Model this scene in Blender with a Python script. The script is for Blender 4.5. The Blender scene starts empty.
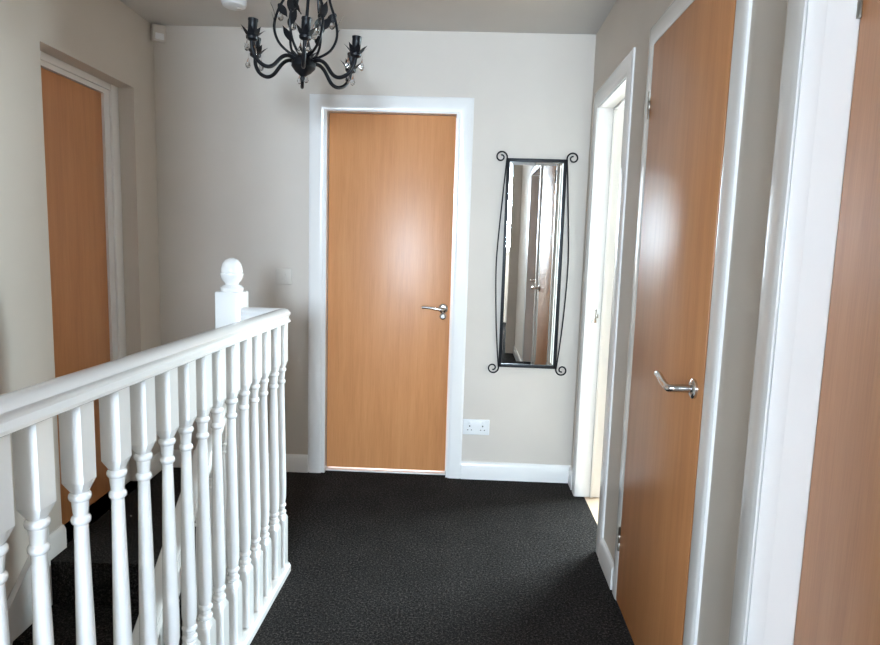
import bpy, bmesh, math, random
from mathutils import Vector, Matrix
random.seed(7)
SC = bpy.context.scene
COL = SC.collection
PI = math.pi

# ------------------------------------------------------------------ camera
CAMH = 1.32
FPX = 640.0
down = Vector(((287.0 - 440.0) / FPX, (5375.0 - 322.5) / FPX, 1.0)).normalized()   # vertical vanishing point, camera x right y down z forward
upc = -down
fwd = (Vector((0, 0, 1)) - upc * upc.z).normalized()
rgt = fwd.cross(upc)
if rgt.x < 0: rgt = -rgt
Rm = Matrix((rgt, fwd, upc))
mw = Matrix.Identity(4)
for i in range(3):
    mw[i][0] = Rm[i][0]; mw[i][1] = -Rm[i][1]; mw[i][2] = -Rm[i][2]
mw[2][3] = CAMH
cam = bpy.data.cameras.new('camera')
cam.sensor_fit = 'HORIZONTAL'; cam.sensor_width = 36.0; cam.lens = FPX / 880.0 * 36.0
cam.clip_start = 0.02
camo = bpy.data.objects.new('camera', cam); COL.objects.link(camo)
camo.matrix_world = mw
SC.camera = camo

# ------------------------------------------------------------------ world, daylight, exposure
w = bpy.data.worlds.new('sky'); SC.world = w; w.use_nodes = True
bg = w.node_tree.nodes['Background']
bg.inputs['Color'].default_value = (0.78, 0.88, 1.0, 1); bg.inputs['Strength'].default_value = 1.2
SC.view_settings.view_transform = 'Standard'
SC.view_settings.look = 'None'
SC.view_settings.gamma = 1.0
SC.view_settings.use_curve_mapping = False
SC.view_settings.exposure = 1.6
SC.cycles.max_bounces = 14; SC.cycles.diffuse_bounces = 8; SC.cycles.glossy_bounces = 6; SC.cycles.transmission_bounces = 8
SC.cycles.use_denoising = True
SC.cycles.caustics_reflective = True

def area(name, loc, target, sx, sy, power, col):
    l = bpy.data.lights.new(name, 'AREA'); l.shape = 'RECTANGLE'; l.size = sx; l.size_y = sy
    l.energy = power; l.color = col
    o = bpy.data.objects.new(name, l); COL.objects.link(o); o.location = loc
    d = Vector(target) - Vector(loc)
    o.rotation_euler = d.to_track_quat('-Z', 'Y').to_euler()
    return o
REAR_Y = -3.8
WX0, WX1, WZ0, WZ1 = -0.66, 0.34, 1.20, 2.34
area('daylight_rear', ((WX0 + WX1) / 2, REAR_Y - 0.16, (WZ0 + WZ1) / 2), ((WX0 + WX1) / 2, 3, (WZ0 + WZ1) / 2 ), WX1 - WX0, WZ1 - WZ0, 195, (0.66, 0.83, 1.0))
area('daylight_side_room', (2.72, 4.40, 1.6), (0.0, 3.4, 1.0), 1.6, 1.2, 215, (0.74, 0.93, 1.0))
area('daylight_back_room', (-0.3, 5.36, 1.5), (-0.3, 3, 0.6), 1.2, 1.2, 40, (0.95, 0.97, 1.0))

# ------------------------------------------------------------------ materials
def lin(c):
    return tuple(((v / 255) / 12.92 if v / 255 <= 0.04045 else ((v / 255 + 0.055) / 1.055) ** 2.4) for v in c) + (1,)
def newmat(name):
    m = bpy.data.materials.new(name); m.use_nodes = True
    nt = m.node_tree; b = nt.nodes['Principled BSDF']
    return m, nt, b
def coords(nt, scale=(1, 1, 1)):
    tc = nt.nodes.new('ShaderNodeTexCoord'); mp = nt.nodes.new('ShaderNodeMapping')
    mp.inputs['Scale'].default_value = scale
    nt.links.new(tc.outputs['Object'], mp.inputs['Vector'])
    return mp.outputs['Vector']
def noise(nt, vec, scale, detail=3, rough=0.5):
    n = nt.nodes.new('ShaderNodeTexNoise'); n.inputs['Scale'].default_value = scale
    n.inputs['Detail'].default_value = detail; n.inputs['Roughness'].default_value = rough
    nt.links.new(vec, n.inputs['Vector']); return n
def ramp(nt, fac, stops):
    r = nt.nodes.new('ShaderNodeValToRGB'); els = r.color_ramp.elements
    els[0].position, els[0].color = stops[0]; els[1].position, els[1].color = stops[-1]
    for p, c in stops[1:-1]:
        e = els.new(p); e.color = c
    nt.links.new(fac, r.inputs['Fac']); return r
def bump(nt, b, fac, strength, dist):
    bp = nt.nodes.new('ShaderNodeBump'); bp.inputs['Strength'].default_value = strength; bp.inputs['Distance'].default_value = dist
    nt.links.new(fac, bp.inputs['Height']); nt.links.new(bp.outputs['Normal'], b.inputs['Normal'])

def paint(name, c1, c2, rough=0.5, bs=0.12, sc=220, spec=0.4, coat=0.0):
    m, nt, b = newmat(name)
    v = coords(nt)
    n = noise(nt, v, 3.0, 4)
    r = ramp(nt, n.outputs['Fac'], [(0.3, lin(c1)), (0.7, lin(c2))])
    nt.links.new(r.outputs['Color'], b.inputs['Base Color'])
    b.inputs['Roughness'].default_value = rough
    b.inputs['Specular IOR Level'].default_value = spec
    b.inputs['Coat Weight'].default_value = coat; b.inputs['Coat Roughness'].default_value = 0.12
    n2 = noise(nt, v, sc, 2)
    bump(nt, b, n2.outputs['Fac'], bs, 0.002)
    return m
M = {}
M['wall'] = paint('wall_paint', (202, 193, 183), (206, 197, 187), 0.55, 0.10, 260)
M['sidewall'] = paint('darkened_wall_paint', (168, 164, 160), (172, 168, 164), 0.6, 0.08, 260, 0.3)  # side room walls coloured darker to cut light bounced onto the door jamb
M['ceiling'] = paint('ceiling_paint', (206, 203, 200), (210, 207, 204), 0.8, 0.15, 150, 0.2)
M['gloss'] = paint('white_gloss_paint', (232, 230, 228), (235, 233, 231), 0.22, 0.03, 40, 0.5, 0.3)
M['plastic'] = paint('white_plastic', (226, 226, 226), (230, 230, 230), 0.35, 0.0, 40)
M['sensor'] = paint('aged_white_plastic', (204, 197, 188), (208, 201, 192), 0.4, 0.0, 40)

def wood(name, dark, mid, light, rough=0.3):
    m, nt, b = newmat(name)
    v = coords(nt, (14, 14, 0.9))
    n = noise(nt, v, 1.6, 6, 0.55)
    n.inputs['Distortion'].default_value = 0.4
    v2 = coords(nt, (120, 120, 3.5))
    f = noise(nt, v2, 2.0, 4, 0.6)
    mx = nt.nodes.new('ShaderNodeMath'); mx.operation = 'MULTIPLY_ADD'
    nt.links.new(f.outputs['Fac'], mx.inputs[0]); mx.inputs[1].default_value = 0.45
    mm = nt.nodes.new('ShaderNodeMath'); mm.operation = 'MULTIPLY'; mm.inputs[1].default_value = 0.55
    nt.links.new(n.outputs['Fac'], mm.inputs[0]); nt.links.new(mm.outputs[0], mx.inputs[2])
    r = ramp(nt, mx.outputs[0], [(0.28, lin(dark)), (0.5, lin(mid)), (0.72, lin(light))])
    nt.links.new(r.outputs['Color'], b.inputs['Base Color'])
    b.inputs['Roughness'].default_value = rough
    b.inputs['Specular IOR Level'].default_value = 0.55
    bump(nt, b, f.outputs['Fac'], 0.03, 0.001)
    return m
M['door'] = wood('beech_veneer', (187, 124, 76), (203, 140, 90), (213, 152, 102), 0.37)
M['oakfloor'] = wood('pale_wood_flooring', (186, 160, 136), (198, 174, 150), (208, 186, 164), 0.4)

def carpet(name):
    m, nt, b = newmat(name)
    v = coords(nt)
    n = noise(nt, v, 120, 4, 0.7)
    n2 = noise(nt, v, 6, 4)
    n3 = noise(nt, v, 260, 2, 0.7)
    ad = nt.nodes.new('ShaderNodeMath'); ad.operation = 'MULTIPLY_ADD'
    nt.links.new(n3.outputs['Fac'], ad.inputs[0]); ad.inputs[1].default_value = 0.4
    ml = nt.nodes.new('ShaderNodeMath'); ml.operation = 'MULTIPLY'; ml.inputs[1].default_value = 0.6
    nt.links.new(n.outputs['Fac'], ml.inputs[0]); nt.links.new(ml.outputs[0], ad.inputs[2])
    r = ramp(nt, ad.outputs[0], [(0.38, lin((14, 13, 13))), (0.52, lin((44, 41, 39))), (0.66, lin((96, 90, 88)))])
    r2 = ramp(nt, n2.outputs['Fac'], [(0.3, (0.8, 0.8, 0.8, 1)), (0.7, (1, 1, 1, 1))])
    mix = nt.nodes.new('ShaderNodeMix'); mix.data_type = 'RGBA'; mix.blend_type = 'MULTIPLY'; mix.inputs[0].default_value = 1
    nt.links.new(r.outputs['Color'], mix.inputs[6]); nt.links.new(r2.outputs['Color'], mix.inputs[7])
    nt.links.new(mix.outputs[2], b.inputs['Base Color'])
    b.inputs['Roughness'].default_value = 0.95; b.inputs['Specular IOR Level'].default_value = 0.0
    b.inputs['Sheen Weight'].default_value = 0.02; b.inputs['Sheen Roughness'].default_value = 0.5
    bump(nt, b, ad.outputs[0], 0.8, 0.006)
    return m
M['carpet'] = carpet('charcoal_carpet')

def metal(name, col, rough, metallic=1.0):
    m, nt, b = newmat(name)
    v = coords(nt, (1, 1, 1)); n = noise(nt, v, 60, 3)
    r = ramp(nt, n.outputs['Fac'], [(0.3, (rough * 0.85,) * 3 + (1,)), (0.7, (rough * 1.15,) * 3 + (1,))])
    nt.links.new(r.outputs['Color'], b.inputs['Roughness'])
    b.inputs['Base Color'].default_value = col; b.inputs['Metallic'].default_value = metallic
    if metallic < 0.5: b.inputs['Specular IOR Level'].default_value = 0.25
    return m
M['steel'] = metal('satin_steel', (0.62, 0.60, 0.58, 1), 0.22)
M['iron'] = metal('black_wrought_iron', (0.008, 0.008, 0.010, 1), 0.42, 0.0)
M['brass'] = metal('dull_hinge_metal', (0.35, 0.32, 0.28, 1), 0.35)
M['mirror'] = metal('mirror_silver', (0.86, 0.87, 0.86, 1), 0.004)
m, nt, b = newmat('crystal'); b.inputs['Transmission Weight'].default_value = 1.0; b.inputs['Roughness'].default_value = 0.02; b.inputs['IOR'].default_value = 1.5
M['crystal'] = m
m, nt, b = newmat('black_plastic'); b.inputs['Base Color'].default_value = (0.01, 0.01, 0.01, 1); b.inputs['Roughness'].default_value = 0.4
M['black'] = m
# window pane: clear glass that lets daylight through
m = bpy.data.materials.new('window_glass'); m.use_nodes = True; nt = m.node_tree; nt.nodes.clear()
out = nt.nodes.new('ShaderNodeOutputMaterial'); mix = nt.nodes.new('ShaderNodeMixShader'); tr = nt.nodes.new('ShaderNodeBsdfTransparent'); gl = nt.nodes.new('ShaderNodeBsdfGlossy')
gl.inputs['Roughness'].default_value = 0.02; mix.inputs[0].default_value = 0.06
nt.links.new(tr.outputs[0], mix.inputs[1]); nt.links.new(gl.outputs[0], mix.inputs[2]); nt.links.new(mix.outputs[0], out.inputs['Surface'])
M['glass'] = m

# ------------------------------------------------------------------ mesh helpers
class MB:
    def __init__(s): s.bm = bmesh.new()
    def box(s, x0, x1, y0, y1, z0, z1, bev=0.0, seg=2):
        t = bmesh.new()
        bmesh.ops.create_cube(t, size=1.0)
        for v in t.verts:
            v.co = Vector((x0 + (v.co.x + .5) * (x1 - x0), y0 + (v.co.y + .5) * (y1 - y0), z0 + (v.co.z + .5) * (z1 - z0)))
        if bev > 0:
            bmesh.ops.bevel(t, geom=list(t.edges), offset=bev, segments=seg, profile=0.5, affect='EDGES')
        s.merge(t); return s
    def merge(s, t, mat=None):
        if mat is not None: bmesh.ops.transform(t, matrix=mat, verts=t.verts)
        me = bpy.data.meshes.new('tmp'); t.to_mesh(me); t.free(); s.bm.from_mesh(me); bpy.data.meshes.remove(me)
    def prism(s, poly, axis, a, b_, mat=None):
        """poly: 2D points; axis 'x','y','z' extruded a..b_. poly coordinates are the remaining axes in order."""
        t = bmesh.new()
        def P(p, h):
            return {'x': (h, p[0], p[1]), 'y': (p[0], h, p[1]), 'z': (p[0], p[1], h)}[axis]
        A = [t.verts.new(P(p, a)) for p in poly]; B = [t.verts.new(P(p, b_)) for p in poly]
        n = len(poly)
        t.faces.new(A); t.faces.new(B[::-1])
        for i in range(n): t.faces.new((A[i], B[i], B[(i + 1) % n], A[(i + 1) % n]))
        bmesh.ops.recalc_face_normals(t, faces=t.faces)
        s.merge(t, mat); return s
    def loft(s, rings, cap=True, closed=False):
        t = bmesh.new()
        R = [[t.verts.new(p) for p in r] for r in rings]
        n = len(R[0]); m_ = len(R)
        for i in range(m_ - (0 if closed else 1)):
            a, c = R[i], R[(i + 1) % m_]
            for j in range(n): t.faces.new((a[j], a[(j + 1) % n], c[(j + 1) % n], c[j]))
        if cap and not closed:
            t.faces.new(R[0][::-1]); t.faces.new(R[-1])
        bmesh.ops.recalc_face_normals(t, faces=t.faces)
        s.merge(t); return s
    def lathe(s, prof, c=(0, 0, 0), n=20, axis='z', mat=None):
        t = bmesh.new(); rings = []
        for r, z in prof:
            rings.append([t.verts.new((max(r, 1e-5) * math.cos(2 * PI * k / n), max(r, 1e-5) * math.sin(2 * PI * k / n), z)) for k in range(n)])
        for i in range(len(rings) - 1):
            for k in range(n): t.faces.new((rings[i][k], rings[i][(k + 1) % n], rings[i + 1][(k + 1) % n], rings[i + 1][k]))
        t.faces.new(rings[0][::-1]); t.faces.new(rings[-1])
        bmesh.ops.recalc_face_normals(t, faces=t.faces)
        if axis == 'x': bmesh.ops.transform(t, matrix=Matrix.Rotation(PI / 2, 4, 'Y'), verts=t.verts)
        if axis == '-x': bmesh.ops.transform(t, matrix=Matrix.Rotation(-PI / 2, 4, 'Y'), verts=t.verts)
        if axis == '-y': bmesh.ops.transform(t, matrix=Matrix.Rotation(PI / 2, 4, 'X'), verts=t.verts)
        if mat is not None: bmesh.ops.transform(t, matrix=mat, verts=t.verts)
        bmesh.ops.translate(t, verts=t.verts, vec=Vector(c))
        s.merge(t); return s
    def tube(s, pts, rad, n=10, flat=1.0):
        pts = [Vector(p) for p in pts]
        rs = rad if isinstance(rad, (list, tuple)) else [rad] * len(pts)
        rings = []; nrm = None
        for i, p in enumerate(pts):
            d = (pts[min(i + 1, len(pts) - 1)] - pts[max(i - 1, 0)]).normalized()
            if nrm is None:
                nrm = d.orthogonal().normalized()
            else:
                nrm = (nrm - d * nrm.dot(d)).normalized()
            bn = d.cross(nrm)
            rings.append([p + (nrm * math.cos(2 * PI * k / n) + bn * math.sin(2 * PI * k / n) * flat) * rs[i] for k in range(n)])
        return s.loft(rings)
    def build(s, name, mat, parent=None, smooth=True, mtx=None):
        me = bpy.data.meshes.new(name); s.bm.to_mesh(me); s.bm.free()
        me.materials.append(mat)
        if smooth:
            for p in me.polygons: p.use_smooth = True
            try: me.set_sharp_from_angle(angle=math.radians(38))
            except Exception: pass
        o = bpy.data.objects.new(name, me); COL.objects.link(o)
        if parent is not None: o.parent = parent
        if mtx is not None: o.matrix_world = mtx
        return o
def tag(o, label=None, cat=None, group=None, kind=None):
    if label: o['label'] = label
    if cat: o['category'] = cat
    if group: o['group'] = group
    if kind: o['kind'] = kind
    return o
def empty(name, loc=(0, 0, 0), rz=0.0, ry=0.0):
    o = bpy.data.objects.new(name, None); COL.objects.link(o)
    o.location = loc; o.rotation_euler = (0, ry, rz); o.empty_display_size = 0.1
    return o
def cells(mb, u0, u1, v0, v1, holes, put):
    """fills a rectangle with boxes leaving the holes (ua,ub,va,vb) open; put(ua,ub,va,vb) adds one box"""
    us = sorted({u0, u1, *[h[0] for h in holes], *[h[1] for h in holes]})
    for a, c in zip(us[:-1], us[1:]):
        if a < u0 - 1e-6 or c > u1 + 1e-6: continue
        hs = sorted([(h[2], h[3]) for h in holes if h[0] <= a + 1e-6 and h[1] >= c - 1e-6])
        z = v0
        for h in hs:
            if h[0] > z + 1e-6: put(a, c, z, h[0])
            z = max(z, h[1])
        if z < v1 - 1e-6: put(a, c, z, v1)
def spline(pts, n=8):
    pts = [Vector(p) for p in pts]; outp = []
    for i in range(len(pts) - 1):
        p0 = pts[max(i - 1, 0)]; p1 = pts[i]; p2 = pts[i + 1]; p3 = pts[min(i + 2, len(pts) - 1)]
        for k in range(n):
            t = k / n
            outp.append(0.5 * ((2 * p1) + (p2 - p0) * t + (2 * p0 - 5 * p1 + 4 * p2 - p3) * t * t + (3 * p1 - p0 - 3 * p2 + p3) * t ** 3))
    outp.append(pts[-1]); return outp

# corridor frame: the right wall and the balustrade run at a slight angle to the back wall
SL = 0.046
X0 = 0.694 - SL * 2.31
RZ = -math.atan(SL)
RW = Matrix.Translation((X0, 0, 0)) @ Matrix.Rotation(RZ, 4, 'Z')      # local x = into the right wall, local y = along it
YE = 0.16        # near end of the stairwell, set by the shade its unseen wall casts
YB = 3.47          # back wall face
XL = -1.553        # left wall face
HC = 2.40          # ceiling
D0, D1 = 0.012, 0.132
PV = Vector((0.30, YB, 0)); RB = -0.028          # the end wall stands square to the corridor
BW = Matrix.Translation(PV) @ Matrix.Rotation(RB, 4, 'Z') @ Matrix.Translation(-PV)
def onback(o): o.matrix_basis = BW @ o.matrix_basis; return o

# ------------------------------------------------------------------ room shell
def S(o, label, cat): return tag(o, label, cat, kind='structure')

f = MB()
f.prism([(-1.0, REAR_Y - .2), (X0 + SL * (REAR_Y - .2) + .15, REAR_Y - .2), (X0 + SL * 3.6 + .05, 3.6), (-1.75, 3.6), (-1.75, 2.42), (-0.625, 2.42), (-0.725, YE - .01), (-1.0, YE - .01)], 'z', -0.20, 0.0)
S(f.build('floor', M['carpet'], smooth=False), 'charcoal carpet covering the landing floor', 'floor')
f = MB(); f.box(0.74, 3.0, 0.3, 5.6, -0.16, -0.004)
S(f.build('floor_side_room', M['oakfloor'], smooth=False), 'pale wooden floor seen through the open doorway', 'floor')
f = MB(); f.box(-1.7, 0.74, 3.6, 5.6, -0.16, -0.004)
S(f.build('floor_back_room', M['plastic'], smooth=False), 'pale floor behind the closed far door', 'floor')
f = MB(); f.box(-2.3, 3.1, REAR_Y - .2, 5.7, HC, HC + .12)
S(f.build('ceiling', M['ceiling'], smooth=False), 'matt off-white ceiling over the landing', 'ceiling')

wb = MB()
DOOR_B = (-0.638, 0.062)      # opening of the back door
cells(wb, XL - .2, 0.80, 0.0, HC, [(DOOR_B[0] - .03, DOOR_B[1] + .03, 0, 2.02)], lambda a, b_, c, d: wb.box(a, b_, YB, YB + .12, c, d))
S(onback(wb.build('wall_back', M['wall'], smooth=False)), 'off-white end wall around the far wooden door', 'wall')

wl = MB()
cells(wl, YE - .1, YB + .2, -2.0, HC, [(2.541, 3.287, 0.0, 2.03)], lambda a, b_, c, d: wl.box(XL - .2, XL, a, b_, c, d))
S(wl.build('wall_left', M['wall'], smooth=False), 'off-white wall on the stair side with a recessed doorway', 'wall')

wr = MB()
FD = (2.657, 3.26)        # far doorway
MD = (1.566, 2.262)       # middle door
ND = (0.44, 1.235)        # near door
cells(wr, REAR_Y - .2, 5.6, 0.0, HC, [(FD[0] - .03, FD[1] + .03, 0, 2.025), (MD[0] - .03, MD[1] + .03, 0, 2.035), (ND[0] - .03, ND[1] + .03, 0, 2.025)], lambda a, b_, c, d: wr.box(D0, D1, a, b_, c, d))
S(wr.build('wall_right', M['wall'], smooth=False, mtx=RW), 'off-white wall with three doorways', 'wall')

wn = MB()
cells(wn, -1.1, 0.7, 0.0, HC, [(WX0, WX1, WZ0, WZ1)], lambda a, b_, c, d: wn.box(a, b_, REAR_Y - .2, REAR_Y, c, d))
S(wn.build('wall_rear', M['wall'], smooth=False), 'off-white wall with a window behind the viewer', 'wall')
wn = MB(); wn.box(-1.15, -0.90, REAR_Y, YE - .1, 0.0, HC)
S(wn.build('wall_rear_left', M['wall'], smooth=False), 'off-white wall beside the stairwell behind the viewer', 'wall')
wn = MB(); wn.box(-1.746, -0.72, YE - .1, YE, -2.0, HC)  # unseen wall, placed so its edge shades the left of the end wall
S(wn.build('wall_stairwell_occluder', M['wall'], smooth=False), 'unseen off-white wall closing the near end of the stairwell, placed to shade the left side', 'wall')
wn = MB(); wn.prism([(-.625, 2.42), (-.55, 2.42), (-.60, YE), (-.725, YE)], 'z', -2.0, -0.20)
S(wn.build('wall_stairwell_side', M['wall'], smooth=False), 'off-white stairwell wall below the landing edge', 'wall')
wn = MB(); wn.box(-1.553, -0.625, YE, 2.42, -1.9, -1.8)
S(wn.build('floor_stairwell', M['carpet'], smooth=False), 'charcoal carpet at the turn of the stairs', 'floor')
wn = MB(); wn.box(-1.546, -0.625, 2.42, 2.50, -1.8, -0.20)
S(wn.build('wall_stairwell_head', M['wall'], smooth=False), 'off-white stairwell wall below the head of the stairs', 'wall')
wn = MB(); wn.box(0.37, 0.62, -0.90, -0.78, 0.0, HC)  # added stub: blocks part of the rear window light, gives the mirror a dim wall
S(wn.build('wall_added_stub', M['wall'], smooth=False), 'added off-white wall stub seen only in the mirror, blocking some window light', 'wall')
# closet behind the recessed door, the side room and the back room
wn = MB(); wn.box(-2.25, -2.15, 2.3, 3.6, 0, HC).box(-2.15, XL - .2, 2.3, 2.4, 0, HC).box(-2.15, XL - .2, 3.5, 3.6, 0, HC)
S(wn.build('wall_closet', M['wall'], smooth=False), 'closet wall behind the recessed door', 'wall')
wn = MB()
cells(wn, 0.3, 5.6, 0.0, HC, [(3.6, 5.2, 1.0, 2.2)], lambda a, b_, c, d: wn.box(2.5, 2.62, a, b_, c, d))
wn.box(0.78, 2.5, 0.3, 0.42, 0, HC).box(0.95, 2.62, 5.3, 5.42, 0, HC)
S(wn.build('wall_side_room', M['sidewall'], smooth=False), 'darkened off-white wall of the room beyond the open doorway', 'wall')
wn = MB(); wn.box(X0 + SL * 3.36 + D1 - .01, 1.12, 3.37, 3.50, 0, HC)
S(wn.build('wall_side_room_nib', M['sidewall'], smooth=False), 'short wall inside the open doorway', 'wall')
wn = MB(); wn.box(X0 + SL * 3.36 + D1 + .004, 1.12, 3.352, 3.37, 0, 0.10, 0.003)
S(wn.build('baseboard_side_room', M['gloss'], smooth=False), 'white skirting glimpsed through the open doorway', 'baseboard')
wn = MB()
cells(wn, -1.75, 0.82, 0.0, HC, [(-0.9, 0.3, 0.9, 2.1)], lambda a, b_, c, d: wn.box(a, b_, 5.1, 5.22, c, d))
wn.box(-1.75, -1.63, YB + .12, 5.1, 0, HC)
S(wn.build('wall_back_room', M['wall'], smooth=False), 'off-white wall of the room behind the far door', 'wall')

# rear window
def window(name, x0, x1, z0, z1, y0, y1, label):
    r = empty(name, ((x0 + x1) / 2, y0, z0)); S(r, label, 'window')
    cx_ = (x0 + x1) / 2; hw = (x1 - x0) / 2; H = z1 - z0; dy = y1 - y0
    fr = MB(); fr.box(-hw, -hw + .05, 0, .07, 0, H, .004).box(hw - .05, hw, 0, .07, 0, H, .004).box(-hw, hw, 0, .07, 0, .05, .004).box(-hw, hw, 0, .07, H - .05, H, .004).box(-.025, .025, 0, .07, 0, H, .004)
    fr.build('window_frame', M['plastic'], r)
    p = MB(); p.box(-hw + .05, -.025, .03, .036, .05, H - .05).box(.025, hw - .05, .03, .036, .05, H - .05)
    p.build('window_pane', M['glass'], r)
    sl = MB(); sl.box(-hw - .04, hw + .04, .07, dy + .05, -.03, 0, .004)
    sl.build('window_sill', M['gloss'], r)
    return r
window('window_1', WX0, WX1, WZ0, WZ1, REAR_Y - .12, REAR_Y, 'white window behind the viewer that lights the landing')

# ------------------------------------------------------------------ door frames (lining + architrave) as fixed trim
ARCH = [(0, 0), (0.009, 0), (0.012, 0.008), (0.013, 0.014), (0.013, 0.056), (0.011, 0.063), (0.007, 0.070), (0, 0.070)]   # (thickness, width from the inner edge)
def architrave(mb, u0, u1, top, face, out, wide=0.07, bottom=0.0, along='x'):
    """mitred architrave around an opening u0..u1 below top. face = wall face coordinate, out = +1/-1 direction away from the wall."""
    k = wide / 0.07
    def ring(u, v, su, sv):
        pts = []
        for t, w_ in ARCH:
            a = u + su * w_ * k; zz = v + sv * w_ * k; d = face + out * t
            pts.append((a, d, zz) if along == 'x' else (d, a, zz))
        return pts
    mb.loft([ring(u0, bottom, -1, 0), ring(u0, top, -1, 1), ring(u1, top, 1, 1), ring(u1, bottom, 1, 0)])

# back door frame
t = MB()
architrave(t, DOOR_B[0] - .010, DOOR_B[1] + .006, 1.994, YB, -1, 0.076)
for (a, b_, c, d) in ((DOOR_B[0] - .03, DOOR_B[0] + .008, 0, 2.02), (DOOR_B[1] - .006, DOOR_B[1] + .03, 0, 2.02), (DOOR_B[0] + .008, DOOR_B[1] - .006, 1.987, 2.02)):
    t.box(a, b_, YB - .003, YB + .118, c, d)
t.box(DOOR_B[0] + .006, DOOR_B[0] + .022, YB + .102, YB + .12, 0.0, 1.985).box(DOOR_B[1] - .02, DOOR_B[1] - .004, YB + .102, YB + .12, 0.0, 1.985).box(DOOR_B[0] + .022, DOOR_B[1] - .02, YB + .102, YB + .12, 1.965, 1.99)
S(onback(t.build('trim_1', M['gloss'])), 'white door frame around the far wooden door', 'door frame')
t = MB(); t.box(DOOR_B[0] + .01, DOOR_B[1] - .008, YB + .03, YB + .13, 0.0, 0.006, .002)
S(onback(t.build('trim_2', M['gloss'])), 'bright white threshold strip under the far door', 'threshold')

# right wall frames, in the corridor frame
def right_frame(name, a, b_, top, depth, label, wide=0.07):
    t = MB()
    architrave(t, a, b_, top, D0, -1, wide, along='y')
    t.box(D0 - .006, depth, a - .03, a, 0, top + .03); t.box(D0 - .006, depth, b_, b_ + .03, 0, top + .03); t.box(D0 - .006, depth, a, b_, top, top + .03)
    return t, label
t, lb = right_frame('trim_3', FD[0], FD[1], 1.995, D1 + .004, '', 0.085)
t.box(D0 + .07, D0 + .085, FD[1] - .012, FD[1], 0, 1.995, .002).box(D0 + .07, D0 + .085, FD[0], FD[0] + .012, 0, 1.995, .002).box(D0 + .07, D0 + .085, FD[0], FD[1], 1.983, 1.995, .002)
tr3 = S(t.build('trim_3', M['gloss'], mtx=RW), 'white frame of the open doorway beside the mirror', 'door frame')
t, lb = right_frame('trim_4', MD[0], MD[1], 2.005, D1, '', 0.07)
S(t.build('trim_4', M['gloss'], mtx=RW), 'white frame around the wooden door with the angled lever handle', 'door frame')
t, lb = right_frame('trim_5', ND[0], ND[1], 1.995, D1 + .004, '', 0.07)
t.box(D0 + .082, D0 + .1, ND[1] - .014, ND[1], 0, 1.995, .002) if False else None
t.box(D0 - .004, D0 + .03, ND[1] - .004, ND[1], 0, 1.995, .001)
S(t.build('trim_5', M['gloss'], mtx=RW), 'broad white door frame at the viewer\'s elbow, around the nearest wooden door', 'door frame')

# recessed left door frame
t = MB()
LX = -1.655
t.box(LX - .05, LX + .012, 3.173, 3.286, 0, 2.029).box(LX - .05, LX + .012, 2.542, 2.63, 0, 2.029).box(LX - .05, LX + .012, 2.63, 3.173, 1.978, 2.029)
t.box(LX + .012, LX + .026, 3.220, 3.286, 0, 2.029, .003).box(LX + .012, LX + .026, 2.542, 2.60, 0, 2.029, .003).box(LX + .012, LX + .026, 2.60, 3.220, 1.998, 2.029, .003)
S(t.build('trim_6', M['gloss']), 'white frame of the recessed dark wooden door beyond the stairs', 'door frame')

# ------------------------------------------------------------------ baseboards
SKP = [(0, 0), (0.016, 0), (0.016, 0.082), (0.011, 0.094), (0.006, 0.1), (0, 0.1)]
def skirt_x(mb, x0, x1, y, out): mb.prism([(y + out * a, b_) for a, b_ in SKP], 'x', x0, x1)
def skirt_y(mb, y0, y1, x, out): mb.prism([(x + out * a, b_) for a, b_ in SKP], 'y', y0, y1)
t = MB(); skirt_x(t, DOOR_B[1] + .081, X0 + SL * YB + .016, YB, -1); skirt_x(t, XL, DOOR_B[0] - .085, YB, -1)
S(onback(t.build('baseboard_back', M['gloss'])), 'white skirting board along the end wall', 'baseboard')
t = MB(); skirt_y(t, MD[1] + .075, FD[0] - .087, D0, -1); skirt_y(t, ND[1] + .074, MD[0] - .072, D0, -1); skirt_y(t, FD[1] + .087, YB - .02, D0, -1); skirt_y(t, -.77, ND[0] - .072, D0, -1)
S(t.build('baseboard_right', M['gloss'], mtx=RW), 'short white skirting pieces between the door frames', 'baseboard')
t = MB(); skirt_y(t, 3.287, YB + .06, XL, 1); skirt_y(t, 2.42, 2.541, XL, 1)
S(t.build('baseboard_left', M['gloss']), 'white skirting beside the recessed doorway', 'baseboard')

# ------------------------------------------------------------------ doors
def lever_set(parent, pos, mat_r, length, keyturn=None, up=0.0):
    """handle on a door; local frame: +x along the lever, -y out of the door, z up. mat_r maps that frame to the door's."""
    T = Matrix.Translation(pos) @ mat_r
    def fin(mb): bmesh.ops.transform(mb.bm, matrix=T, verts=mb.bm.verts); return mb
    h = MB()
    pj = .066 if up else .058
    pts = spline([(0, -.006, 0), (0, -pj * .55, 0), (0.001, -pj * .9, -.001), (0.010, -pj, -.001), (0.05, -pj - .001, .004 + up * .3), (length * .75, -pj + .002, .008 + up * .8), (length, -pj + .004, .008 + up)], 6)
    n_ = len(pts)
    h.tube(pts, [0.0105 - 0.002 * i / n_ for i in range(n_)], 12)
    root = fin(h).build('door_handle', M['steel'], parent)
    r = MB(); r.lathe([(0.0, 0), (0.026, 0), (0.026, .006), (0.022, .009), (0.012, .011), (0, .011)], axis='-y', n=28)
    fin(r).build('handle_rose', M['steel'], root)
    if keyturn:
        k = MB(); k.lathe([(0.0, 0), (0.019, 0), (0.019, .005), (0.015, .008), (0, .008)], c=(0, 0, keyturn), axis='-y', n=24)
        kk = fin(k).build('turn_rose', M['steel'], root)
        k = MB(); k.lathe([(0.0, .008), (0.008, .008), (0.011, .018), (0.009, .026), (0, .028)], c=(0, 0, keyturn), axis='-y', n=20)
        fin(k).build('turn_knob', M['plastic'], root)
    return root
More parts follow.
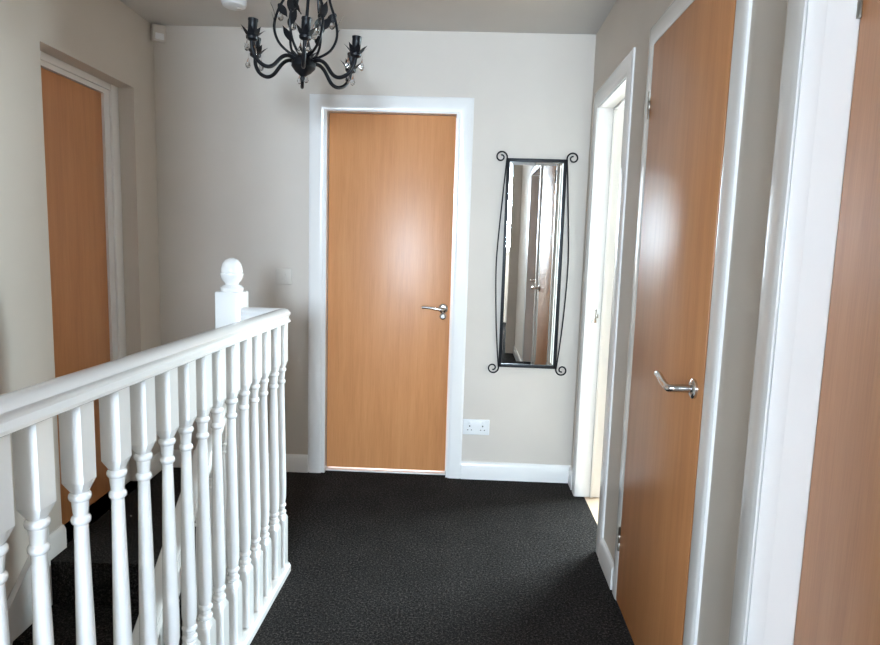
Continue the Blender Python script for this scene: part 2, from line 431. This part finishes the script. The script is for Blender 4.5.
def hinge(parent, pos, mat):
    h = MB(); h.lathe([(0, -.045), (.0055, -.045), (.0055, -.016), (.0048, -.015), (.0055, -.014), (.0055, .014), (.0048, .015), (.0055, .016), (.0055, .045), (0, .045)], n=12)
    h.box(-.003, .028, .004, .007, -.045, .045)
    bmesh.ops.transform(h.bm, matrix=Matrix.Translation(pos) @ mat, verts=h.bm.verts)
    return h.build('hinge', M['brass'], parent)
# back door
d = onback(empty('door_1', ((DOOR_B[0] + DOOR_B[1]) / 2, YB + .042, 0))); S(d, 'closed plain wooden door with a lever handle in the end wall', 'door')
hw = (DOOR_B[1] - DOOR_B[0]) / 2 - .011
l = MB(); l.box(-hw, hw, 0, .04, .02, 1.984, .002); l.build('door_leaf', M['door'], d)
lever_set(d, (hw - .037, 0, .953), Matrix.Diagonal((-1, 1, 1, 1)), .115, -.043)
# middle door (corridor frame): leaf flush with the wall face
def corridor_empty(name, s, dd=0.0, z=0.0):
    p = RW @ Vector((dd, s, z)); return empty(name, p, RZ)
d = corridor_empty('door_2', (MD[0] + MD[1]) / 2, D0 - .012); S(d, 'closed wooden door with bent steel lever and pale window glare, in the side wall', 'door')
hw = (MD[1] - MD[0]) / 2 - .004
l = MB(); l.box(0, .04, -hw, hw, .008, 2.0, .002); l.build('door_leaf', M['door'], d)
lever_set(d, (0, -hw + .054, .962), Matrix.Rotation(-PI / 2, 4, 'Z') @ Matrix.Diagonal((-1, 1, 1, 1)), .118, None, .006)
for z in (1.80, .245): hinge(d, (-.002, hw + .002, z), Matrix.Rotation(-PI / 2, 4, 'Z'))
# near door: leaf set back in its lining
d = corridor_empty('door_3', (ND[0] + ND[1]) / 2, D0 + .090); S(d, 'orange-toned wooden door cut off by the picture edge, nearest the viewer', 'door')
hw = (ND[1] - ND[0]) / 2 - .003
l = MB(); l.box(0, .04, -hw, hw, .008, 1.985, .002); l.build('door_leaf', M['door'], d)
lever_set(d, (0, -hw + .054, .962), Matrix.Rotation(-PI / 2, 4, 'Z') @ Matrix.Diagonal((-1, 1, 1, 1)), .118, None, .006)
for z in (1.79, .245): hinge(d, (-.001, hw + .001, z), Matrix.Rotation(-PI / 2, 4, 'Z'))
# recessed left door
d = empty('door_4', (LX, 2.90, 0)); S(d, 'dark shaded wooden door set in a recess beyond the stairs', 'door')
l = MB(); l.box(-.04, 0, -.268, .271, .01, 1.975, .002); l.build('door_leaf', M['door'], d)
# strike plate and hinge on the open doorway frame
k = MB(); k.box(D0 + .026, D0 + .05, FD[1] - .0015, FD[1] + .001, .93, 1.0, .0008)
o = k.build('strike_plate', M['steel'], mtx=RW); o.parent = tr3; o.matrix_parent_inverse = tr3.matrix_world.inverted() if False else Matrix.Identity(4); o.matrix_basis = Matrix.Identity(4)
k = MB(); k.box(D0 + .046, D0 + .058, FD[1] - .004, FD[1] - .001, .955, .975, .001)
o = k.build('latch_lip', M['brass']); o.parent = tr3

# ------------------------------------------------------------------ balustrade
def lineX(y): return -0.600 + SL * (y - 2.394)       # baluster centre line
def baluster_mb(mb, x, y, z0, z1, sq=0.041, slope=0.0, turn=None):
    """square top and bottom blocks with a turned, tapering shaft between. slope: rake of the faces that meet rail and string."""
    h = sq / 2; H = z1 - z0
    zb = z0 + 0.215 * H; zt = z1 - 0.175 * H
    def sqring(z, a, sl=0.0):
        n = 24; pts = []
        for k in range(n):
            t_ = 2 * PI * k / n
            c, s_ = math.cos(t_), math.sin(t_); m_ = max(abs(c), abs(s_))
            pts.append((x + a * c / m_, y + a * s_ / m_, z + sl * a * s_ / m_))
        return pts
    def cring(z, r):
        n = 24
        return [(x + r * math.cos(2 * PI * k / n), y + r * math.sin(2 * PI * k / n), z) for k in range(n)]
    mb.loft([sqring(z0, h, slope), sqring(zb - .012, h)]); rings = [sqring(zb - .012, h), cring(zb + .006, h * .86)]
    mb.loft(rings, cap=False); rings = [cring(zb + .006, h * .86)]
    L = zt - zb
    prof = [(.012, .70), (.018, .92), (.026, .96), (.033, .92), (.039, .72), (.060, .70), (.066, .92), (.073, .96), (.080, .90), (.086, .76),
            (.13, .93), (.22, .95), (.45, .84), (.70, .70), (.885, .60), (.892, .80), (.900, .84), (.908, .80), (.915, .62), (.945, .70), (.962, .74), (.968, .92), (.976, .97), (.984, .92), (.990, .74)]
    for u, r in prof: rings.append(cring(zb + u * L, r * h))
    rings += [cring(zt - .002, h * .84)]
    mb.loft(rings, cap=False)
    mb.loft([cring(zt - .002, h * .84), sqring(zt + .016, h)], cap=False)
    mb.loft([sqring(zt + .016, h), sqring(z1, h, slope)])
    return mb

YC = 2.44
def rb(y): return 0.997 + 0.011 * (YC - y)          # the rail rises a touch towards the viewer
RAIL_B = 0.997
bal = empty('landing_balustrade', (lineX(1.5), 1.5, 0)); tag(bal, 'white turned-spindle balustrade with an acorn newel, along the landing edge and down the stairs', 'balustrade')
def build_at(mb, name, mat, root):
    bmesh.ops.translate(mb.bm, verts=mb.bm.verts, vec=-root.location); return mb.build(name, mat, root)
RAILP = [(-.026, 0), (.026, 0), (.031, .004), (.031, .012), (.027, .018), (.022, .024), (.023, .032), (.029, .040), (.031, .049), (.026, .058), (.014, .065), (0, .067), (-.014, .065), (-.026, .058), (-.031, .049), (-.029, .040), (-.023, .032), (-.022, .024), (-.027, .018), (-.031, .012), (-.031, .004)]
NX = -0.808; NY = 2.468
mb = MB()
ysn = YE + .004
RK = .76
mb.loft([[(lineX(ysn) + a, ysn, rb(ysn) + b_ * RK) for a, b_ in RAILP], [(lineX(YC) + a, YC - a, RAIL_B + b_ * RK) for a, b_ in RAILP], [(NX + .05, YC - a * .999, RAIL_B + b_ * RK) for a, b_ in RAILP]])
build_at(mb, 'handrail', M['gloss'], bal)
mb = MB()
BP = [(-.033, 0), (.033, 0), (.033, .022), (.026, .03), (-.026, .03), (-.033, .022)]
mb.loft([[(lineX(ysn) + a, ysn, b_) for a, b_ in BP], [(lineX(YC) + a, YC - a, b_) for a, b_ in BP], [(NX + .05, YC - a, b_) for a, b_ in BP]])
build_at(mb, 'base_rail', M['gloss'], bal)
ys = [.21, .315, .42, .525, .63, .735, .83, .919, 1.018, 1.135, 1.26, 1.365, 1.476, 1.576, 1.677, 1.775, 1.886, 1.992, 2.09, 2.186, 2.304, 2.394]
first = None
for i, y in enumerate(ys):
    if first is None:
        mb = MB(); baluster_mb(mb, 0, 0, .0, RAIL_B - .020)
        bmesh.ops.rotate(mb.bm, verts=mb.bm.verts, cent=(0, 0, 0), matrix=Matrix.Rotation(RZ, 3, 'Z'))
        first = mb.build('baluster', M['gloss'], bal); first.location = Vector((lineX(y), y, .029)) - bal.location
    else:
        c = first.copy(); COL.objects.link(c); c.parent = bal; c.location = Vector((lineX(y), y, .026 + rb(y) - RAIL_B)) - bal.location
c = first.copy(); COL.objects.link(c); c.parent = bal; c.location = Vector((-.69, YC, .029)) - bal.location
mb = MB(); mb.box(NX - .05, NX + .05, NY - .05, NY + .05, -0.4, 1.105, .005)
newel = build_at(mb, 'newel_post', M['gloss'], bal)
mb = MB(); mb.lathe([(0, 0), (.040, 0), (.044, .006), (.044, .014), (.036, .022), (.026, .026), (.027, .032), (.036, .042), (.042, .055), (.0435, .066), (.043, .070), (.040, .072), (.0415, .076), (.040, .090), (.034, .108), (.024, .121), (.010, .128), (0, .129)], c=(NX, NY, 1.105), n=28)
bmesh.ops.translate(mb.bm, verts=mb.bm.verts, vec=-bal.location); mb.build('acorn_finial', M['gloss'], newel)

# ------------------------------------------------------------------ staircase
RISE, GO, NS = 0.18, 0.23, 8
PITCH = RISE / GO
st = empty('staircase', (-1.2, 2.415, 0)); tag(st, 'charcoal-carpeted staircase going down between the wall and the balustrade', 'staircase')
for i in range(1, NS + 1):
    mb = MB()
    y1 = 2.416 - (i - 1) * GO; y0 = y1 - GO
    mb.prism([(y1 + .002, -i * RISE - .16), (y1 + .002, -i * RISE), (y0 - .012, -i * RISE), (y0 - .018, -i * RISE - .01), (y0 - .012, -i * RISE - .03), (y0, -i * RISE - .035), (y0, -i * RISE - .18), (y0 + .05, -i * RISE - .18)], 'x', XL + .025, -0.832)
    build_at(mb, 'stair_tread', M['carpet'], st)
def string_poly(up, dn):
    ya, yb = 2.416, 0.502
    return [(ya, up), (ya, -dn), (yb, -dn - PITCH * (ya - yb)), (yb, up - PITCH * (ya - yb))]
mb = MB(); mb.prism(string_poly(.15, .22), 'x', XL + .002, XL + .024)
build_at(mb, 'wall_string', M['gloss'], st)
mb = MB(); mb.prism(string_poly(.06, .26), 'x', NX - .022, NX + .022)
build_at(mb, 'stair_string', M['gloss'], bal)
sb = bal
def pz(y, up): return up - PITCH * (2.42 - y)
mb = MB()
mb.loft([[(NX + a, y, pz(y, .735) + b_) for a, b_ in RAILP] for y in (2.405, 0.502)])
build_at(mb, 'stair_handrail', M['gloss'], sb)
firsts = None
for i in range(16):
    y = 2.33 - i * .115
    if y < .56: break
    if firsts is None:
        mb = MB(); baluster_mb(mb, 0, 0, .062, .738, slope=PITCH)
        firsts = mb.build('stair_baluster', M['gloss'], sb); firsts.location = Vector((NX, y, pz(y, 0))) - sb.location
    else:
        c = firsts.copy(); COL.objects.link(c); c.parent = sb; c.location = Vector((NX, y, pz(y, 0))) - sb.location

# ------------------------------------------------------------------ mirror
MX, MZ0, MZ1 = .4845, .648, 1.766
mir = empty('wall_mirror', (MX, YB - .020, MZ0), RB - .013); tag(mir, 'tall narrow mirror in black iron frame with scrolled corners on the end wall', 'mirror')
HWM = .158; MH = MZ1 - MZ0
mb = MB(); bw = .017
mb.box(-HWM, -HWM + bw, -.008, .006, 0, MH, .0015).box(HWM - bw, HWM, -.008, .006, 0, MH, .0015).box(-HWM, HWM, -.008, .006, 0, bw, .0015).box(-HWM, HWM, -.008, .006, MH - bw, MH, .0015)
mb.build('mirror_frame', M['iron'], mir)
a0, b0 = HWM - bw + .003, .02
mb = MB()
o_ = [(-a0, .002, bw - .003), (a0, .002, bw - .003), (a0, .002, MH - bw + .003), (-a0, .002, MH - bw + .003)]
i_ = [(-a0 + b0, 0.0008, bw - .003 + b0), (a0 - b0, 0.0008, bw - .003 + b0), (a0 - b0, 0.0008, MH - bw + .003 - b0), (-a0 + b0, 0.0008, MH - bw + .003 - b0)]
bk = [(x, .005, z) for x, y, z in o_]
mb.loft([bk, o_, i_])
mb.build('mirror_glass', M['mirror'], mir, smooth=False)
for sx in (-1, 1):
    mb = MB()
    mb.tube(spline([(sx * HWM, -.003, MH - .002), (sx * (HWM + .012), -.003, MH * .85), (sx * (HWM + .030), -.003, MH * .6), (sx * (HWM + .033), -.003, MH * .45), (sx * (HWM + .020), -.003, MH * .2), (sx * HWM, -.003, .002)], 10), .0036, 8)
    mb.build('bowed_rod', M['iron'], mir)
    for sz in (1, -1):
        zc = MH if sz > 0 else 0
        pts = []
        R0 = .032
        cxs = sx * (HWM + .030); czs = zc + sz * .006
        for k in range(46):
            t_ = k / 45; ang = -.25 + t_ * 2 * PI * 1.32; r_ = R0 * (1 - .72 * t_)
            pts.append((cxs - sx * r_ * math.cos(ang), -.003, czs + sz * r_ * math.sin(ang)))
        pts.insert(0, (sx * (HWM - .002), -.003, zc - sz * .02))
        mb = MB(); mb.tube(pts, .0042, 8); mb.build('scroll', M['iron'], mir)

# ------------------------------------------------------------------ chandelier
CH = Vector((-.545, 2.52, 1.965))
ch = empty('chandelier', CH, math.radians(25), math.radians(4.0)); tag(ch, 'black iron chandelier with leafy arms and glass drops hanging over the balustrade', 'chandelier')
def leaf(mb, base, d, up, L, W, curl=.3):
    d = Vector(d).normalized(); up = Vector(up).normalized(); side = d.cross(up).normalized(); up = side.cross(d)
    rings = []
    for k in range(8):
        t_ = k / 7; wv = W * math.sin(PI * min(1, t_ * .9 + .08)) ** .8 * (1 - t_ ** 4 * .9); c = Vector(base) + d * (L * t_) + up * (curl * L * t_ * t_)
        th = .0016
        rings.append([c - side * wv, c - up * th * .4 + Vector((0, 0, -th)), c + side * wv, c + up * th + Vector((0, 0, th))])
    mb.loft(rings)
mb = MB()
mb.lathe([(0, -.060), (.007, -.058), (.010, -.050), (.008, -.042), (.016, -.036), (.030, -.026), (.045, -.008), (.045, .010), (.037, .024), (.022, .032), (.012, .036), (0, .037)], n=24)
hub = mb.build('hub', M['iron'], ch)
mb = MB()
for k in range(10):
    a_ = 2 * PI * k / 10
    leaf(mb, (.020 * math.cos(a_), .020 * math.sin(a_), .02), (math.cos(a_) * .55, math.sin(a_) * .55, 1), (math.cos(a_), math.sin(a_), -.4), .045, .008, .35)
mb.build('leaf_collar', M['iron'], hub)
NA = 6; RA = .212
def arm_mesh():
    mb = MB()
    mb.tube(spline([(.03, 0, .008), (.06, 0, .018), (.09, 0, .006), (.125, 0, -.034), (.155, 0, -.044), (.188, 0, -.030), (.208, 0, .000), (RA, 0, .030)], 8), .0072, 10)
    return mb
def cup_mesh():
    mb = MB(); mb.lathe([(0, 0), (.009, 0), (.020, .006), (.022, .014), (.017, .022), (.0155, .026), (.0165, .068), (.018, .070), (.018, .076), (0, .076)], c=(RA, 0, .026), n=16)
    return mb
def petals_mesh():
    mb = MB()
    for k in range(7):
        a_ = 2 * PI * k / 7
        leaf(mb, (RA + .010 * math.cos(a_), .010 * math.sin(a_), .032), (math.cos(a_) * .5, math.sin(a_) * .5, 1), (math.cos(a_), math.sin(a_), -.3), .050, .0115, .28)
    return mb
def drop_mesh(x, y, z, L=.042, R=.010):
    mb = MB(); mb.lathe([(0, 0), (R * .6, -L * .95 + L), (R * .0 + .0008, 0)], n=6) if False else None
    mb.lathe([(.0006, 0), (R * .35, -L * .25), (R, -L * .70), (R * .75, -L * .9), (.0006, -L)], c=(x, y, z), n=8)
    mb.tube([(x, y, z), (x, y, z + .012)], .0008, 5)
    return mb
am = cm = pm = None
for k in range(NA):
    a_ = math.radians(18) + 2 * PI * k / NA
    if am is None:
        am = arm_mesh().build('arm', M['iron'], ch); cm = cup_mesh().build('candle_cup', M['iron'], am); pm = petals_mesh().build('cup_leaves', M['iron'], am)
        d1 = drop_mesh(RA + .022, .012, .026).build('glass_drop', M['crystal'], am); d2 = drop_mesh(RA - .020, -.014, .024).build('glass_drop', M['crystal'], am)
        am.rotation_euler = (0, 0, a_)
    else:
        c = am.copy(); COL.objects.link(c); c.parent = ch; c.rotation_euler = (0, 0, a_)
        for s_ in (cm, pm, d1, d2):
            q = s_.copy(); COL.objects.link(q); q.parent = c
# wire cage
cw = None
for k in range(6):
    a_ = math.radians(48) + 2 * PI * k / 6
    if cw is None:
        mb = MB()
        path = spline([(.022, 0, .026), (.060, 0, .040), (.098, 0, .072), (.116, 0, .122), (.106, 0, .180), (.082, 0, .240), (.070, 0, .29), (.060, 0, .33), (.035, 0, .365), (.014, 0, .372)], 8)
        mb.tube(path, .0050, 8)
        cw = mb.build('cage_wire', M['iron'], ch)
        mb = MB()
        for (p_, dd, u_) in (((.112, 0, .150), (.25, 0, 1), (1, 0, .1)), ((.105, 0, .205), (-.9, .2, -1.2), (0, 1, 0)), ((.112, 0, .11), (.1, .6, 1), (1, 0, 0)), ((.078, 0, .265), (.6, -.2, 1), (1, 0, -.3))):
            leaf(mb, p_, dd, u_, .060, .015, .15)
        lf = mb.build('wire_leaves', M['iron'], cw); dr = drop_mesh(.095, 0, .19, .045, .011).build('glass_drop', M['crystal'], cw)
        cw.rotation_euler = (0, 0, a_)
    else:
        c = cw.copy(); COL.objects.link(c); c.parent = ch; c.rotation_euler = (0, 0, a_)
        for s_ in (lf, dr):
            q = s_.copy(); COL.objects.link(q); q.parent = c
mb = MB(); mb.lathe([(0, .03), (.006, .03), (.006, .36), (.016, .365), (.016, .38), (.006, .385), (.006, HC - CH.z - .03), (.050, HC - CH.z - .026), (.055, HC - CH.z - .006), (.055, HC - CH.z - .004), (0, HC - CH.z - .004)], n=18)
mb.build('stem', M['iron'], ch)
mb = drop_mesh(0.03, 0, .16, .06, .016); mb.build('glass_drop', M['crystal'], ch)

# ------------------------------------------------------------------ small fittings
def rounded_plate(mb, x0, x1, z0, z1, y0, y1, bev=.004): mb.box(x0, x1, y0, y1, z0, z1, bev, 3)
# double socket
so = onback(empty('wall_socket', (.219, YB, .300))); tag(so, 'white double power socket low on the end wall below the mirror', 'socket')
mb = MB(); rounded_plate(mb, -.074, .074, -.044, .044, -.010, 0); mb.build('face_plate', M['plastic'], so)
for sx in (-1, 1):
    mb = MB(); rounded_plate(mb, sx * .036 - .008 , sx * .036 + .008, .018, .036, -.014, -.009, .002); mb.build('rocker_switch', M['plastic'], so)
    mb = MB()
    mb.box(sx * .036 - .0035, sx * .036 + .0035, -.0108, -.0098, .002, .010).box(sx * .036 - .014, sx * .036 - .007, -.0108, -.0098, -.018, -.014).box(sx * .036 + .007, sx * .036 + .014, -.0108, -.0098, -.018, -.014)
    mb.build('pin_holes', M['black'], so)
sw = onback(empty('light_switch', (-.860, YB, 1.105))); tag(sw, 'pale light switch on the end wall above the balustrade corner', 'light switch')
mb = MB(); rounded_plate(mb, -.044, .044, -.044, .044, -.009, 0); mb.build('face_plate', M['sensor'], sw)
mb = MB(); rounded_plate(mb, -.010, .010, -.017, .017, -.013, -.008, .002); mb.build('rocker_switch', M['sensor'], sw)
# motion sensor in the corner
pr = empty('motion_sensor', (XL + .03, YB + .04, 2.355), math.radians(40)); tag(pr, 'small white motion sensor high in the shaded corner by the ceiling', 'sensor')
mb = MB(); mb.box(-.033, .033, -.030, .012, -.046, .040, .007, 3); mb.build('sensor_body', M['sensor'], pr)
mb = MB(); mb.box(-.022, .022, -.033, -.028, -.036, -.004, .004, 3); mb.build('sensor_lens', M['plastic'], pr)
# smoke alarm
sm = empty('smoke_alarm', (-1.0, 3.13, HC)); tag(sm, 'round white smoke alarm on the ceiling, half cut off at the top edge', 'smoke alarm')
mb = MB(); mb.lathe([(0, 0), (.058, 0), (.058, -.012), (.052, -.026), (.040, -.032), (0, -.034)], n=32); mb.build('alarm_body', M['plastic'], sm)
mb = MB(); mb.lathe([(0, -.033), (.012, -.033), (.012, -.038), (0, -.039)], c=(.02, 0, 0), n=16); mb.build('test_button', M['sensor'], sm)
